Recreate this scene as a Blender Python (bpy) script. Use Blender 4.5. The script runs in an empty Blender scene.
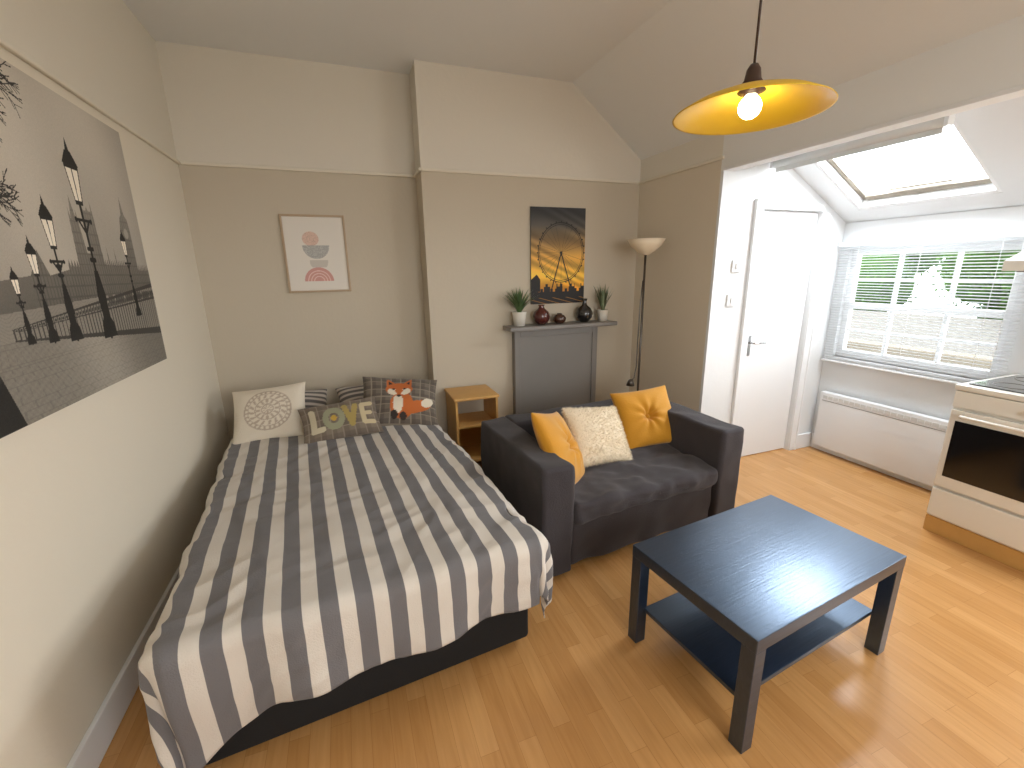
import bpy, bmesh, math, random
import numpy as np
from mathutils import Vector, Matrix, noise
random.seed(4)
S=bpy.context.scene
COL=S.collection

def lin(c):
    if isinstance(c,str):
        c=c.lstrip('#'); c=[int(c[i:i+2],16)/255 for i in (0,2,4)]
    return tuple(((x/12.92) if x<=0.04045 else ((x+0.055)/1.055)**2.4) for x in c[:3])
def linnp(a):
    a=np.clip(a,0,1); return np.where(a<=0.04045,a/12.92,((a+0.055)/1.055)**2.4)

# ---------------------------------------------------------------- materials
def mat(name,c,rough=0.6,metal=0.0,var=0.06,scale=6.0,bump=0.0,bscale=60.0,sheen=0.0,emit=None,es=0.0,coat=0.0,c2=None,spec=None):
    m=bpy.data.materials.new(name); m.use_nodes=True
    nt=m.node_tree; N=nt.nodes; L=nt.links; b=N['Principled BSDF']
    tc=N.new('ShaderNodeTexCoord'); nz=N.new('ShaderNodeTexNoise'); nz.inputs['Scale'].default_value=scale; nz.inputs['Detail'].default_value=4
    L.new(tc.outputs['Object'],nz.inputs['Vector'])
    mx=N.new('ShaderNodeMix'); mx.data_type='RGBA'
    a=lin(c); d=lin(c2) if c2 else tuple(max(0,x*(1-2*var)) for x in a)
    mx.inputs['A'].default_value=(*a,1); mx.inputs['B'].default_value=(*d,1)
    L.new(nz.outputs['Fac'],mx.inputs['Factor']); L.new(mx.outputs['Result'],b.inputs['Base Color'])
    b.inputs['Roughness'].default_value=rough; b.inputs['Metallic'].default_value=metal
    if spec is not None: b.inputs['Specular IOR Level'].default_value=spec
    if sheen: b.inputs['Sheen Weight'].default_value=sheen
    if coat: b.inputs['Coat Weight'].default_value=coat; b.inputs['Coat Roughness'].default_value=0.15
    if emit: b.inputs['Emission Color'].default_value=(*lin(emit),1); b.inputs['Emission Strength'].default_value=es
    if bump:
        n2=N.new('ShaderNodeTexNoise'); n2.inputs['Scale'].default_value=bscale; n2.inputs['Detail'].default_value=5
        L.new(tc.outputs['Object'],n2.inputs['Vector'])
        bp=N.new('ShaderNodeBump'); bp.inputs['Strength'].default_value=bump; bp.inputs['Distance'].default_value=0.01
        L.new(n2.outputs['Fac'],bp.inputs['Height']); L.new(bp.outputs['Normal'],b.inputs['Normal'])
    return m

def wall_mat(name,low,high,z=2.25):
    m=mat(name,low,0.85,bump=0.12,bscale=35)
    nt=m.node_tree; N=nt.nodes; L=nt.links; b=N['Principled BSDF']
    geo=N.new('ShaderNodeNewGeometry'); sx=N.new('ShaderNodeSeparateXYZ'); L.new(geo.outputs['Position'],sx.inputs[0])
    gt=N.new('ShaderNodeMath'); gt.operation='GREATER_THAN'; gt.inputs[1].default_value=z; L.new(sx.outputs['Z'],gt.inputs[0])
    mx=N.new('ShaderNodeMix'); mx.data_type='RGBA'; mx.inputs['A'].default_value=(*lin(low),1); mx.inputs['B'].default_value=(*lin(high),1)
    L.new(gt.outputs[0],mx.inputs['Factor']); L.new(mx.outputs['Result'],b.inputs['Base Color'])
    return m

def attr_mat(name,rough=0.7,bump=0.0,bscale=150,sheen=0):
    m=mat(name,'#ffffff',rough,bump=bump,bscale=bscale,sheen=sheen)
    nt=m.node_tree; N=nt.nodes; a=N.new('ShaderNodeAttribute'); a.attribute_name='paint'
    nt.links.new(a.outputs['Color'],N['Principled BSDF'].inputs['Base Color'])
    return m

def floor_mat():
    m=mat('beech_laminate','#d9a877',0.36)
    nt=m.node_tree; N=nt.nodes; L=nt.links; b=N['Principled BSDF']
    tc=N.new('ShaderNodeTexCoord'); mp=N.new('ShaderNodeMapping'); mp.inputs['Rotation'].default_value=(0,0,math.radians(90))
    L.new(tc.outputs['Object'],mp.inputs['Vector'])
    br=N.new('ShaderNodeTexBrick'); br.inputs['Scale'].default_value=1.0
    br.inputs['Brick Width'].default_value=0.45; br.inputs['Row Height'].default_value=0.066
    br.inputs['Mortar Size'].default_value=0.0008; br.inputs['Mortar Smooth'].default_value=0.5; br.offset=0.37; br.squash=1
    br.inputs['Color1'].default_value=(*lin('#cc9b62'),1); br.inputs['Color2'].default_value=(*lin('#bd8b53'),1); br.inputs['Mortar'].default_value=(*lin('#a97a48'),1)
    L.new(mp.outputs[0],br.inputs['Vector'])
    m2=N.new('ShaderNodeMapping'); m2.inputs['Scale'].default_value=(38,2.5,10); L.new(tc.outputs['Object'],m2.inputs['Vector'])
    nz=N.new('ShaderNodeTexNoise'); nz.inputs['Scale'].default_value=1.5; nz.inputs['Detail'].default_value=6; nz.inputs['Distortion'].default_value=0.6; L.new(m2.outputs[0],nz.inputs['Vector'])
    rp=N.new('ShaderNodeValToRGB'); rp.color_ramp.elements[0].position=0.3; rp.color_ramp.elements[0].color=(0.72,0.66,0.6,1); rp.color_ramp.elements[1].position=0.65; rp.color_ramp.elements[1].color=(1,1,1,1)
    L.new(nz.outputs['Fac'],rp.inputs[0])
    mx=N.new('ShaderNodeMix'); mx.data_type='RGBA'; mx.blend_type='MULTIPLY'; mx.inputs['Factor'].default_value=0.45
    L.new(br.outputs['Color'],mx.inputs['A']); L.new(rp.outputs[0],mx.inputs['B']); L.new(mx.outputs['Result'],b.inputs['Base Color'])
    b.inputs['Roughness'].default_value=0.27
    return m

def table_mat():
    m=mat('black_brown_foil_blue_sheen','#171b23',0.30,var=0.1,spec=1.0)
    nt=m.node_tree; N=nt.nodes; L=nt.links; b=N['Principled BSDF']
    b.inputs['Specular Tint'].default_value=(0.55,0.74,1.0,1); b.inputs['IOR'].default_value=1.7
    tc=N.new('ShaderNodeTexCoord'); mp=N.new('ShaderNodeMapping'); mp.inputs['Scale'].default_value=(3,60,20); L.new(tc.outputs['Object'],mp.inputs['Vector'])
    nz=N.new('ShaderNodeTexNoise'); nz.inputs['Scale'].default_value=2; nz.inputs['Detail'].default_value=6; L.new(mp.outputs[0],nz.inputs['Vector'])
    mx=N.new('ShaderNodeMix'); mx.data_type='RGBA'; mx.inputs['A'].default_value=(*lin('#0d1118'),1); mx.inputs['B'].default_value=(*lin('#273246'),1)  # bluish base colour paints in the cool sheen reflected by the top
    L.new(nz.outputs['Fac'],mx.inputs['Factor']); L.new(mx.outputs['Result'],b.inputs['Base Color'])
    bp=N.new('ShaderNodeBump'); bp.inputs['Strength'].default_value=0.10; bp.inputs['Distance'].default_value=0.01; L.new(nz.outputs['Fac'],bp.inputs['Height']); L.new(bp.outputs[0],b.inputs['Normal'])
    return m

def stripe_mat():
    m=mat('striped_cotton','#ffffff',0.9,bump=0.25,bscale=220,sheen=0.1)
    nt=m.node_tree; N=nt.nodes; L=nt.links; b=N['Principled BSDF']
    uv=N.new('ShaderNodeUVMap'); uv.uv_map='UVMap'; sx=N.new('ShaderNodeSeparateXYZ'); L.new(uv.outputs[0],sx.inputs[0])
    fr=N.new('ShaderNodeMath'); fr.operation='FRACT'; L.new(sx.outputs['X'],fr.inputs[0])
    rp=N.new('ShaderNodeValToRGB'); e=rp.color_ramp.elements
    g=(*lin('#6c6a6c'),1); w=(*lin('#d0c9bf'),1)
    e[0].position=0; e[0].color=g; e[1].position=1; e[1].color=w
    for p,c in ((0.52,g),(0.53,w),(0.99,w)):
        x=e.new(p); x.color=c
    e[-1].color=g
    L.new(fr.outputs[0],rp.inputs[0]); L.new(rp.outputs[0],b.inputs['Base Color'])
    return m

def add_translucent(m,c,f):
    nt=m.node_tree; tr=nt.nodes.new('ShaderNodeBsdfTranslucent'); tr.inputs[0].default_value=(*lin(c),1); ms=nt.nodes.new('ShaderNodeMixShader'); ms.inputs[0].default_value=f
    nt.links.new(nt.nodes['Principled BSDF'].outputs[0],ms.inputs[1]); nt.links.new(tr.outputs[0],ms.inputs[2]); nt.links.new(ms.outputs[0],nt.nodes['Material Output'].inputs[0])

M={}
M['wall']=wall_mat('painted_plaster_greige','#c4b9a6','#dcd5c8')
M['wall_r']=wall_mat('painted_plaster_greige_lightened','#d8cdba','#e0dacd')  # same greige paint, lightened to make up for little light on this wall
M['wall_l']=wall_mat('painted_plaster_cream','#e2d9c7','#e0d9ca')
M['white']=mat('white_paint','#e8e9ea',0.5,var=0.01)
M['whitewall']=mat('white_plaster','#e1e3e4',0.85,var=0.01,bump=0.1,bscale=30)
M['ceil']=mat('ceiling_paint','#e8e8e6',0.9,var=0.01,bump=0.15,bscale=18)
M['floor']=floor_mat()
M['stripe']=stripe_mat()
M['black']=mat('black_fabric','#121213',0.9,bump=0.2,bscale=200)
M['sofa']=mat('charcoal_cover','#3a3538',0.95,var=0.1,scale=3,bump=0.35,bscale=160,sheen=0.1)
M['tbl']=table_mat()
M['birch']=mat('birch_wood','#d3a25c',0.45,var=0.1,scale=12)
M['grey']=mat('grey_gloss_paint','#827e7a',0.45,var=0.04)
M['mustard']=mat('mustard_velvet','#cf8f0c',0.75,var=0.12,scale=8,bump=0.25,bscale=120,sheen=0.3)
M['cream_fluff']=mat('cream_fleece','#efe3cd',0.95,var=0.03,scale=30,sheen=0.5)
M['pile']=mat('cream_pile','#f3e8d4',0.95,var=0.03,scale=30); add_translucent(M['pile'],'#f3e8d4',0.5)
M['chrome']=mat('chrome','#c8c8c8',0.2,metal=1.0)
M['steel']=mat('brushed_metal','#6b6763',0.3,metal=0.9)
M['shade_w']=mat('frosted_glass','#f1e2c8',0.5,var=0.02)
M['shade_y']=mat('yellow_shade','#ecc630',0.35,var=0.03); add_translucent(M['shade_y'],'#f6cf38',0.22)
M['brown']=mat('brown_plastic','#3a2418',0.4)
M['bulb']=mat('lit_bulb','#fff2d8',0.3,emit='#ffeec8',es=28)
M['plastic']=mat('white_plastic','#e6e7e8',0.35,var=0.01)
M['enamel']=mat('white_enamel','#e6e1d6',0.25,var=0.01,coat=0.5)
M['blackglass']=mat('black_glass','#0c0c0e',0.08,var=0.0,coat=1)
M['pot']=mat('white_ceramic','#e4dfd4',0.4)
M['leaf']=mat('plant_leaf','#5f7a4a',0.55,var=0.25,scale=30)
M['leaf2']=mat('plant_leaf_dusty','#7c8a68',0.6,var=0.25,scale=30)
M['redv']=mat('dark_red_glaze','#4f1f1c',0.2,coat=0.7)
M['browng']=mat('brown_glaze','#4a2f22',0.25,coat=0.7)
M['blackv']=mat('black_glaze','#1b1a1c',0.2,coat=0.7)
M['frame_b']=mat('beige_frame_wood','#b49c7f',0.5)
M['attr']=attr_mat('printed_paper',0.6)
M['attr_f']=attr_mat('printed_canvas',0.8,bump=0.1,bscale=300)
M['attr_c']=attr_mat('printed_cushion_cotton',0.9,bump=0.3,bscale=160,sheen=0.1)
M['alu']=mat('blind_slat_white','#ecedee',0.4,var=0.01)
M['blind']=mat('grey_blind_fabric','#d4d4d1',0.8,var=0.03)
M['weath']=mat('weathered_frame','#a09686',0.7,var=0.25,scale=25)
M['stone']=mat('limestone','#7d7363',0.9,var=0.15,scale=3,bump=0.3)
M['slate']=mat('roof_slate','#6b665e',0.8,var=0.15,scale=5)
M['foliage']=mat('tree_leaves','#5c8a2e',0.7,var=0.3,scale=2)
M['foliage_in']=mat('tree_inner_leaves','#4f7a2a',0.9,var=0.3,scale=3,bump=0.8,bscale=6)
M['bark']=mat('tree_bark','#5b4a38',0.9,bump=0.6)
M['grass']=mat('distant_ground','#5c6844',0.95,var=0.2)
M['darkpane']=mat('dark_window_pane','#3b444c',0.15)
def glass():
    m=bpy.data.materials.new('window_glass'); m.use_nodes=True; nt=m.node_tree; N=nt.nodes
    for n in list(N): N.remove(n)
    o=N.new('ShaderNodeOutputMaterial'); t=N.new('ShaderNodeBsdfTransparent'); g=N.new('ShaderNodeBsdfGlossy'); g.inputs['Roughness'].default_value=0.02
    mx=N.new('ShaderNodeMixShader'); mx.inputs[0].default_value=0.03
    nt.links.new(t.outputs[0],mx.inputs[1]); nt.links.new(g.outputs[0],mx.inputs[2]); nt.links.new(mx.outputs[0],o.inputs[0]); return m
M['glass']=glass()

# ---------------------------------------------------------------- builders
def meta(o,label=None,cat=None,kind=None,group=None):
    if label: o['label']=label
    if cat: o['category']=cat
    if kind: o['kind']=kind
    if group: o['group']=group
    return o
def link(o,parent=None):
    COL.objects.link(o)
    if parent is not None: o.parent=parent
    return o
def thing(name,label,cat,loc=(0,0,0),rz=0,rot=None,group=None):
    e=bpy.data.objects.new(name,None); e.empty_display_size=0.1; e.location=loc
    e.rotation_euler=rot if rot else (0,0,rz); link(e); return meta(e,label,cat,group=group)
def mesh(name,vs,fs,m,parent=None,smooth=False,loc=None,rot=None):
    me=bpy.data.meshes.new(name); me.from_pydata([tuple(v) for v in vs],[],fs); me.update()
    for x in (m if isinstance(m,(list,tuple)) else [m]): me.materials.append(x)
    if smooth: me.polygons.foreach_set('use_smooth',[True]*len(me.polygons))
    o=bpy.data.objects.new(name,me)
    if loc: o.location=loc
    if rot: o.rotation_euler=rot
    return link(o,parent)
BF=[(0,3,2,1),(4,5,6,7),(0,1,5,4),(1,2,6,5),(2,3,7,6),(3,0,4,7)]
def boxes(name,bl,m,parent=None,bevel=0.0,kind=None):
    vs=[];fs=[]
    for a,b in bl:
        k=len(vs); x0,y0,z0=a; x1,y1,z1=b
        vs+=[(x0,y0,z0),(x1,y0,z0),(x1,y1,z0),(x0,y1,z0),(x0,y0,z1),(x1,y0,z1),(x1,y1,z1),(x0,y1,z1)]
        fs+=[tuple(k+i for i in f) for f in BF]
    o=mesh(name,vs,fs,m,parent)
    if bevel:
        md=o.modifiers.new('bevel','BEVEL'); md.width=bevel; md.segments=2; md.limit_method='ANGLE'
    if kind: o['kind']=kind
    return o
def box(name,a,b,m,parent=None,bevel=0.0,kind=None): return boxes(name,[(a,b)],m,parent,bevel,kind)
def prism(name,poly,y0,y1,m,kind=None,parent=None):
    n=len(poly); vs=[(x,y0,z) for x,z in poly]+[(x,y1,z) for x,z in poly]
    fs=[tuple(range(n)),tuple(range(2*n-1,n-1,-1))]+[(i,i+n,(i+1)%n+n,(i+1)%n) for i in range(n)]
    o=mesh(name,vs,fs,m,parent)
    if kind:o['kind']=kind
    return o
def fixn(o):
    bm=bmesh.new(); bm.from_mesh(o.data); bmesh.ops.remove_doubles(bm,verts=bm.verts,dist=1e-5); bmesh.ops.recalc_face_normals(bm,faces=bm.faces); bm.to_mesh(o.data); bm.free()
def nz(p,s,seed=0): return noise.noise(Vector((p[0]*s+seed,p[1]*s+seed*1.7,p[2]*s-seed)))
def soft_box(name,size,center,r,m,parent=None,amp=0.0,scale=4,ni=1,seed=0,post=None):
    h=[s/2 for s in size]
    def coords(H):
        e=list(np.linspace(0,r,5)); mid=list(np.linspace(-H+r,H-r,ni+1))
        return [-H+t for t in e]+mid[1:-1]+[H-t for t in reversed(e)]
    cs=[coords(x) for x in h]; vs=[];fs=[]
    for ax in range(3):
        u,v=(ax+1)%3,(ax+2)%3
        for sg in (-1,1):
            k=len(vs); A=cs[u];B=cs[v]
            for a in A:
                for b in B:
                    p=[0,0,0]; p[ax]=sg*h[ax]; p[u]=a; p[v]=b
                    q=[max(-(h[i]-r),min(h[i]-r,p[i])) for i in range(3)]
                    d=Vector([p[i]-q[i] for i in range(3)]).normalized()
                    P=Vector(q)+d*r
                    if amp:
                        w=P+Vector(center)
                        P=P+d*amp*(nz(w,scale,seed)+0.5*nz(w,scale*2.3,seed+5))
                    if post: P=post(P)
                    vs.append(P+Vector(center))
            nb=len(B)
            for i in range(len(A)-1):
                for j in range(nb-1):
                    f=(k+i*nb+j,k+(i+1)*nb+j,k+(i+1)*nb+j+1,k+i*nb+j+1)
                    fs.append(f if sg>0 else f[::-1])
    o=mesh(name,vs,fs,m,parent,True); fixn(o)
    o.data.polygons.foreach_set('use_smooth',[True]*len(o.data.polygons)); return o
def lathe(name,prof,m,parent=None,seg=40,loc=None,rot=None):
    vs=[];fs=[]
    for r,z in prof:
        for i in range(seg):
            a=2*math.pi*i/seg; vs.append((max(r,1e-5)*math.cos(a),max(r,1e-5)*math.sin(a),z))
    for k in range(len(prof)-1):
        for i in range(seg):
            j=(i+1)%seg; fs.append((k*seg+i,k*seg+j,(k+1)*seg+j,(k+1)*seg+i))
    o=mesh(name,vs,fs,m,parent,True,loc,rot); fixn(o)
    o.data.polygons.foreach_set('use_smooth',[True]*len(o.data.polygons)); return o
def tube(name,pts,r,m,parent=None,seg=12):
    pts=[Vector(p) for p in pts]; vs=[];fs=[]
    up=Vector((0,0,1))
    for i,p in enumerate(pts):
        t=(pts[min(i+1,len(pts)-1)]-pts[max(i-1,0)]).normalized()
        s=t.cross(up)
        if s.length<1e-3: s=t.cross(Vector((0,1,0)))
        s.normalize(); w=s.cross(t)
        for k in range(seg):
            a=2*math.pi*k/seg; vs.append(p+(s*math.cos(a)+w*math.sin(a))*r)
    for i in range(len(pts)-1):
        for k in range(seg):
            j=(k+1)%seg; fs.append((i*seg+k,i*seg+j,(i+1)*seg+j,(i+1)*seg+k))
    fs.append(tuple(range(seg))[::-1]); fs.append(tuple(range((len(pts)-1)*seg,len(pts)*seg)))
    o=mesh(name,vs,fs,m,parent,True); fixn(o); return o
# painting helpers
def seg_m(U,V,x1,y1,x2,y2,w):
    dx,dy=x2-x1,y2-y1; L=dx*dx+dy*dy+1e-12; t=np.clip(((U-x1)*dx+(V-y1)*dy)/L,0,1)
    return np.hypot(U-x1-t*dx,V-y1-t*dy)<w
def poly_m(U,V,pts):
    ins=np.zeros(U.shape,bool); n=len(pts)
    for i in range(n):
        x1,y1=pts[i]; x2,y2=pts[(i+1)%n]
        if y1==y2: continue
        c=((V>y1)!=(V>y2))&(U<(x2-x1)*(V-y1)/(y2-y1)+x1); ins^=c
    return ins
def H(c):
    c=c.lstrip('#'); return np.array([int(c[i:i+2],16)/255 for i in (0,2,4)])
def set_paint(me,rgb):
    a=me.color_attributes.new('paint','FLOAT_COLOR','POINT')
    A=np.ones((len(rgb),4),np.float32); A[:,:3]=linnp(rgb); a.data.foreach_set('color',A.ravel())
def paint_plane(name,w,h,nx,ny,fn,m,parent,y=0.0,x0=0,z0=0):
    X,Z=np.meshgrid(np.linspace(0,w,nx),np.linspace(0,h,ny))
    vs=np.stack([X+x0,np.full(X.shape,y),Z+z0],-1).reshape(-1,3)
    fs=[(j*nx+i,j*nx+i+1,(j+1)*nx+i+1,(j+1)*nx+i) for j in range(ny-1) for i in range(nx-1)]
    o=mesh(name,vs.tolist(),fs,m,parent); set_paint(o.data,fn(X,Z).reshape(-1,3)); return o
def cushion(name,w,h,t,m,parent=None,n=40,fn=None,wr=0.006,seed=0,dimple=0,fluff=0,loc=None,rot=None):
    vs=[];fs=[];U=[];V=[]
    g=[math.sin(x) for x in np.linspace(-math.pi/2,math.pi/2,n+1)]
    for side in (-1,1):
        k=len(vs)
        for v in g:
            for u in g:
                x=w/2*u*(1-0.07*(1-v*v)); z=h/2*v*(1-0.07*(1-u*u))
                e=max(0,(1-u*u)*(1-v*v)); y=side*t/2*(e**0.42)
                r2=u*u+v*v
                if dimple:
                    ang=math.atan2(v,u); y*=1-0.74*math.exp(-r2/0.035); y*=1+0.13*math.exp(-r2/0.35)*math.cos(ang*8)
                a=e**0.3
                d=wr*nz((x,y,z),7,seed)*2*a
                if fluff: d+=fluff*(nz((x,y,z),45,seed)+0.6*nz((x,y,z),90,seed+3))*(0.4+a)
                vs.append((x+(fluff*nz((x,y,z),50,9) if fluff else 0),y+side*d,z+(fluff*nz((x,y,z),50,19) if fluff else 0))); U.append(u*w/2); V.append(v*h/2)
        for j in range(n):
            for i in range(n):
                f=(k+j*(n+1)+i,k+j*(n+1)+i+1,k+(j+1)*(n+1)+i+1,k+(j+1)*(n+1)+i)
                fs.append(f if side<0 else f[::-1])
    o=mesh(name,vs,fs,m,parent,True,loc,rot)
    if fn is not None:
        set_paint(o.data,fn(np.array(U),np.array(V)))
    bm=bmesh.new(); bm.from_mesh(o.data); bmesh.ops.remove_doubles(bm,verts=bm.verts,dist=1e-4); bm.to_mesh(o.data); bm.free()
    return o

# ---------------------------------------------------------------- room
XL,YB,YC,XR,YD,XW,ZC=-0.92,3.66,3.42,2.46,2.50,3.73,2.93
YF=-1.4
sl=lambda x:2.56-0.545*(x-2.46)
box('floor',(XL-0.1,YF-0.1,-0.1),(XW+0.12,YB+0.1,0),M['floor'],kind='structure')
box('wall_left',(XL-0.1,YF,0),(XL,YB+0.1,ZC),M['wall_l'],kind='structure')
box('wall_back',(XL,YB,0),(0.60,YB+0.1,ZC),M['wall'],kind='structure')
prism('wall_chimney',[(0.60,0),(2.60,0),(2.60,2.40),(2.46,2.43),(1.80,ZC),(0.60,ZC)],YC,YB+0.1,M['wall'],'structure')
box('wall_right',(XR,YD+0.025,0),(XR+0.14,YC,2.43),M['wall_r'],kind='structure')
box('wall_header',(XR,YF,2.17),(XR+0.1,YD+0.025,2.56),M['ceil'],kind='structure')
DX0,DX1,DZ=2.84,3.46,1.94
boxes('wall_door',[((XR,YD,0),(XR+0.14,YD+0.024,1.99)),((XR+0.14,YD,0),(DX0,YD+0.1,1.99)),((DX1,YD,0),(XW+0.1,YD+0.1,1.80)),((DX0,YD,DZ),(DX1,YD+0.1,1.99))],M['whitewall'],kind='structure')
prism('wall_gable',[(XR+0.001,1.99),(DX1,1.99),(DX1,1.80),(XW+0.1,1.80),(XW+0.1,sl(XW+0.1)+0.06),(XR+0.001,sl(XR)+0.06)],YD,YD+0.1,M['whitewall'],'structure')
WY0,WY1,WZ0,WZ1=1.44,2.43,0.82,1.66
KY0,KY1,KZ0,KZ1=-1.0,0.55,1.0,1.75
boxes('wall_window',[((XW,YF,0),(XW+0.12,KY0,1.86)),((XW,KY0,0),(XW+0.12,KY1,KZ0)),((XW,KY0,KZ1),(XW+0.12,KY1,1.86)),((XW,KY1,0),(XW+0.12,WY0,1.86)),((XW,WY0,0),(XW+0.12,WY1,WZ0)),((XW,WY0,WZ1),(XW+0.12,WY1,1.86)),((XW,WY1,0),(XW+0.12,YD,1.86))],M['whitewall'],kind='structure')
boxes('added_window_side',[((XW+0.03,KY0,KZ0),(XW+0.08,KY0+0.05,KZ1)),((XW+0.03,KY1-0.05,KZ0),(XW+0.08,KY1,KZ1)),((XW+0.03,KY0+0.05,KZ0),(XW+0.08,KY1-0.05,KZ0+0.05)),((XW+0.03,KY0+0.05,KZ1-0.05),(XW+0.08,KY1-0.05,KZ1))],M['white'],kind='structure')  # unseen window, added to go with the side fill lamp
boxes('wall_front',[((XL-0.1,YF-0.1,0),(0.3,YF,ZC)),((2.0,YF-0.1,0),(XW+0.12,YF,ZC)),((0.3,YF-0.1,0),(2.0,YF,0.9)),((0.3,YF-0.1,2.3),(2.0,YF,ZC))],M['wall'],kind='structure')
boxes('added_window_rear',[((0.3,YF-0.09,0.9),(0.36,YF-0.02,2.3)),((1.94,YF-0.09,0.9),(2.0,YF-0.02,2.3)),((0.36,YF-0.09,0.9),(1.94,YF-0.02,0.96)),((0.36,YF-0.09,2.24),(1.94,YF-0.02,2.3)),((0.36,YF-0.08,1.57),(1.94,YF-0.03,1.62))],M['white'],kind='structure')  # unseen window behind the camera, added to let light in
box('ceiling',(XL-0.1,YF-0.1,ZC),(1.80,YB+0.1,ZC+0.1),M['ceil'],kind='structure')
prism('ceiling_slope',[(1.80,ZC),(2.46,2.43),(2.58,2.56),(1.80,ZC+0.1)],YF-0.1,YC,M['ceil'],'structure')
SX0,SX1,SY0,SY1=2.99,3.61,1.56,2.34
vs=[];fs=[]
for (x0,x1,y0,y1) in [(2.56,SX0,YF-0.1,YD+0.1),(SX1,XW+0.12,YF-0.1,YD+0.1),(SX0,SX1,YF-0.1,SY0),(SX0,SX1,SY1,YD+0.1)]:
    k=len(vs); p=[(x0,sl(x0)),(x1,sl(x1)),(x1,sl(x1)+0.12),(x0,sl(x0)+0.12)]
    vs+=[(x,y0,z) for x,z in p]+[(x,y1,z) for x,z in p]
    fs+=[tuple(k+i for i in f) for f in [(0,1,2,3),(7,6,5,4),(0,4,5,1),(1,5,6,2),(2,6,7,3),(3,7,4,0)]]
o=mesh('ceiling_alcove',vs,fs,M['whitewall']); o['kind']='structure'
al=math.atan(0.545); slen=(SX1-SX0)/math.cos(al); sw=SY1-SY0
sk=boxes('window_2',[((0,0,0.002),(slen,0.02,0.16)),((0,sw-0.02,0.002),(slen,sw,0.16)),((0,0.02,0.002),(0.02,sw-0.02,0.16)),((slen-0.03,0.02,0.002),(slen,sw-0.02,0.16))],M['white'],bevel=0.003,kind='structure')
sk.location=(SX0,SY0,sl(SX0)); sk.rotation_euler=(0,al,0)
boxes('sash_frame',[((0.02,0.02,0.06),(slen-0.03,0.05,0.13)),((0.02,sw-0.055,0.06),(slen-0.03,sw-0.02,0.13)),((0.02,0.05,0.06),(0.05,sw-0.055,0.13)),((slen-0.08,0.05,0.05),(slen-0.03,sw-0.055,0.13)),((slen-0.11,0.22,0.06),(slen-0.095,sw-0.22,0.08))],M['weath'],sk,bevel=0.003)
mesh('glass_pane',[(0.04,0.04,0.11),(slen-0.05,0.04,0.11),(slen-0.05,sw-0.04,0.11),(0.04,sw-0.04,0.11)],[(0,1,2,3)],M['glass'],sk)
fx0,fx1=XW+0.035,XW+0.085
wl=[((fx0,WY0,WZ0),(fx1,WY0+0.045,WZ1)),((fx0,WY1-0.045,WZ0),(fx1,WY1,WZ1)),((fx0,WY0+0.045,WZ0),(fx1,WY1-0.045,WZ0+0.06)),((fx0,WY0+0.045,WZ1-0.045),(fx1,WY1-0.045,WZ1)),((fx0-0.01,WY0+0.045,1.21),(fx1,WY1-0.045,1.255))]
for k in (1,2):
    y=WY0+(WY1-WY0)*k/3; wl.append(((fx0+0.01,y-0.011,WZ0+0.06),(fx1-0.01,y+0.011,WZ1-0.045)))
for z in (1.04,1.43): wl.append(((fx0+0.012,WY0+0.045,z-0.010),(fx1-0.012,WY1-0.045,z+0.010)))
w1=boxes('window_1',wl,M['white'],bevel=0.002,kind='structure')
gx=fx0+0.024
mesh('glass_pane',[(gx,WY0+0.04,WZ0+0.05),(gx,WY1-0.04,WZ0+0.05),(gx,WY1-0.04,WZ1-0.04),(gx,WY0+0.04,WZ1-0.04)],[(0,1,2,3)],M['glass'],w1)
box('trim_1',(XW-0.03,WY0-0.05,WZ0-0.03),(XW+0.035,WY1+0.05,WZ0),M['white'],bevel=0.004,kind='structure')
# door + architrave
d=boxes('door_1',[((DX0+0.004,YD+0.03,0.008),(DX1-0.004,YD+0.07,DZ-0.004))],M['white'],bevel=0.003,kind='structure')
hd=boxes('handle',[((2.875,YD+0.021,0.87),(2.915,YD+0.031,1.03))],M['chrome'],d,bevel=0.004)
tube('lever',[(2.895,YD+0.025,0.975),(2.895,YD-0.02,0.975),(2.91,YD-0.03,0.975),(2.99,YD-0.03,0.972),(3.0,YD-0.028,0.972)],0.008,M['chrome'],hd)
boxes('trim_2',[((DX0-0.065,YD-0.018,0),(DX0,YD,DZ+0.055)),((DX1,YD-0.018,0),(DX1+0.065,YD,DZ-0.01)),((DX0,YD-0.018,DZ),(DX1,YD,DZ+0.05)),((DX0-0.075,YD-0.026,0),(DX0-0.055,YD,DZ+0.065)),((DX1+0.055,YD-0.026,0),(DX1+0.072,YD,DZ-0.03))],M['white'],bevel=0.004,kind='structure')
boxes('trim_3',[((XL,YF,2.24),(XL+0.018,YB,2.262)),((XL+0.018,YB-0.018,2.24),(0.60-0.018,YB,2.262)),((0.582,YC-0.018,2.24),(0.60,YB,2.262)),((0.60,YC-0.018,2.24),(XR-0.018,YC,2.262)),((XR-0.018,YD,2.24),(XR,YC,2.262))],M['wall_l'],bevel=0.005,kind='structure')
box('trim_4',(XR-0.012,YF,2.165),(XR+0.0,YD+0.0,2.185),M['white'],bevel=0.003,kind='structure')
bh=0.13;bt=0.018
box('baseboard_left',(XL,YF,0),(XL+bt,YB,bh),M['white'],bevel=0.004,kind='structure')
box('baseboard_back',(XL+bt,YB-bt,0),(0.60,YB,bh),M['white'],bevel=0.004,kind='structure')
boxes('baseboard_chimney',[((0.58,YC-bt,0),(1.26,YC,bh)),((2.08,YC-bt,0),(XR-bt,YC,bh))],M['white'],bevel=0.004,kind='structure')
box('baseboard_right',(XR-bt,YD,0),(XR,YC,bh),M['white'],bevel=0.004,kind='structure')
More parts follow.
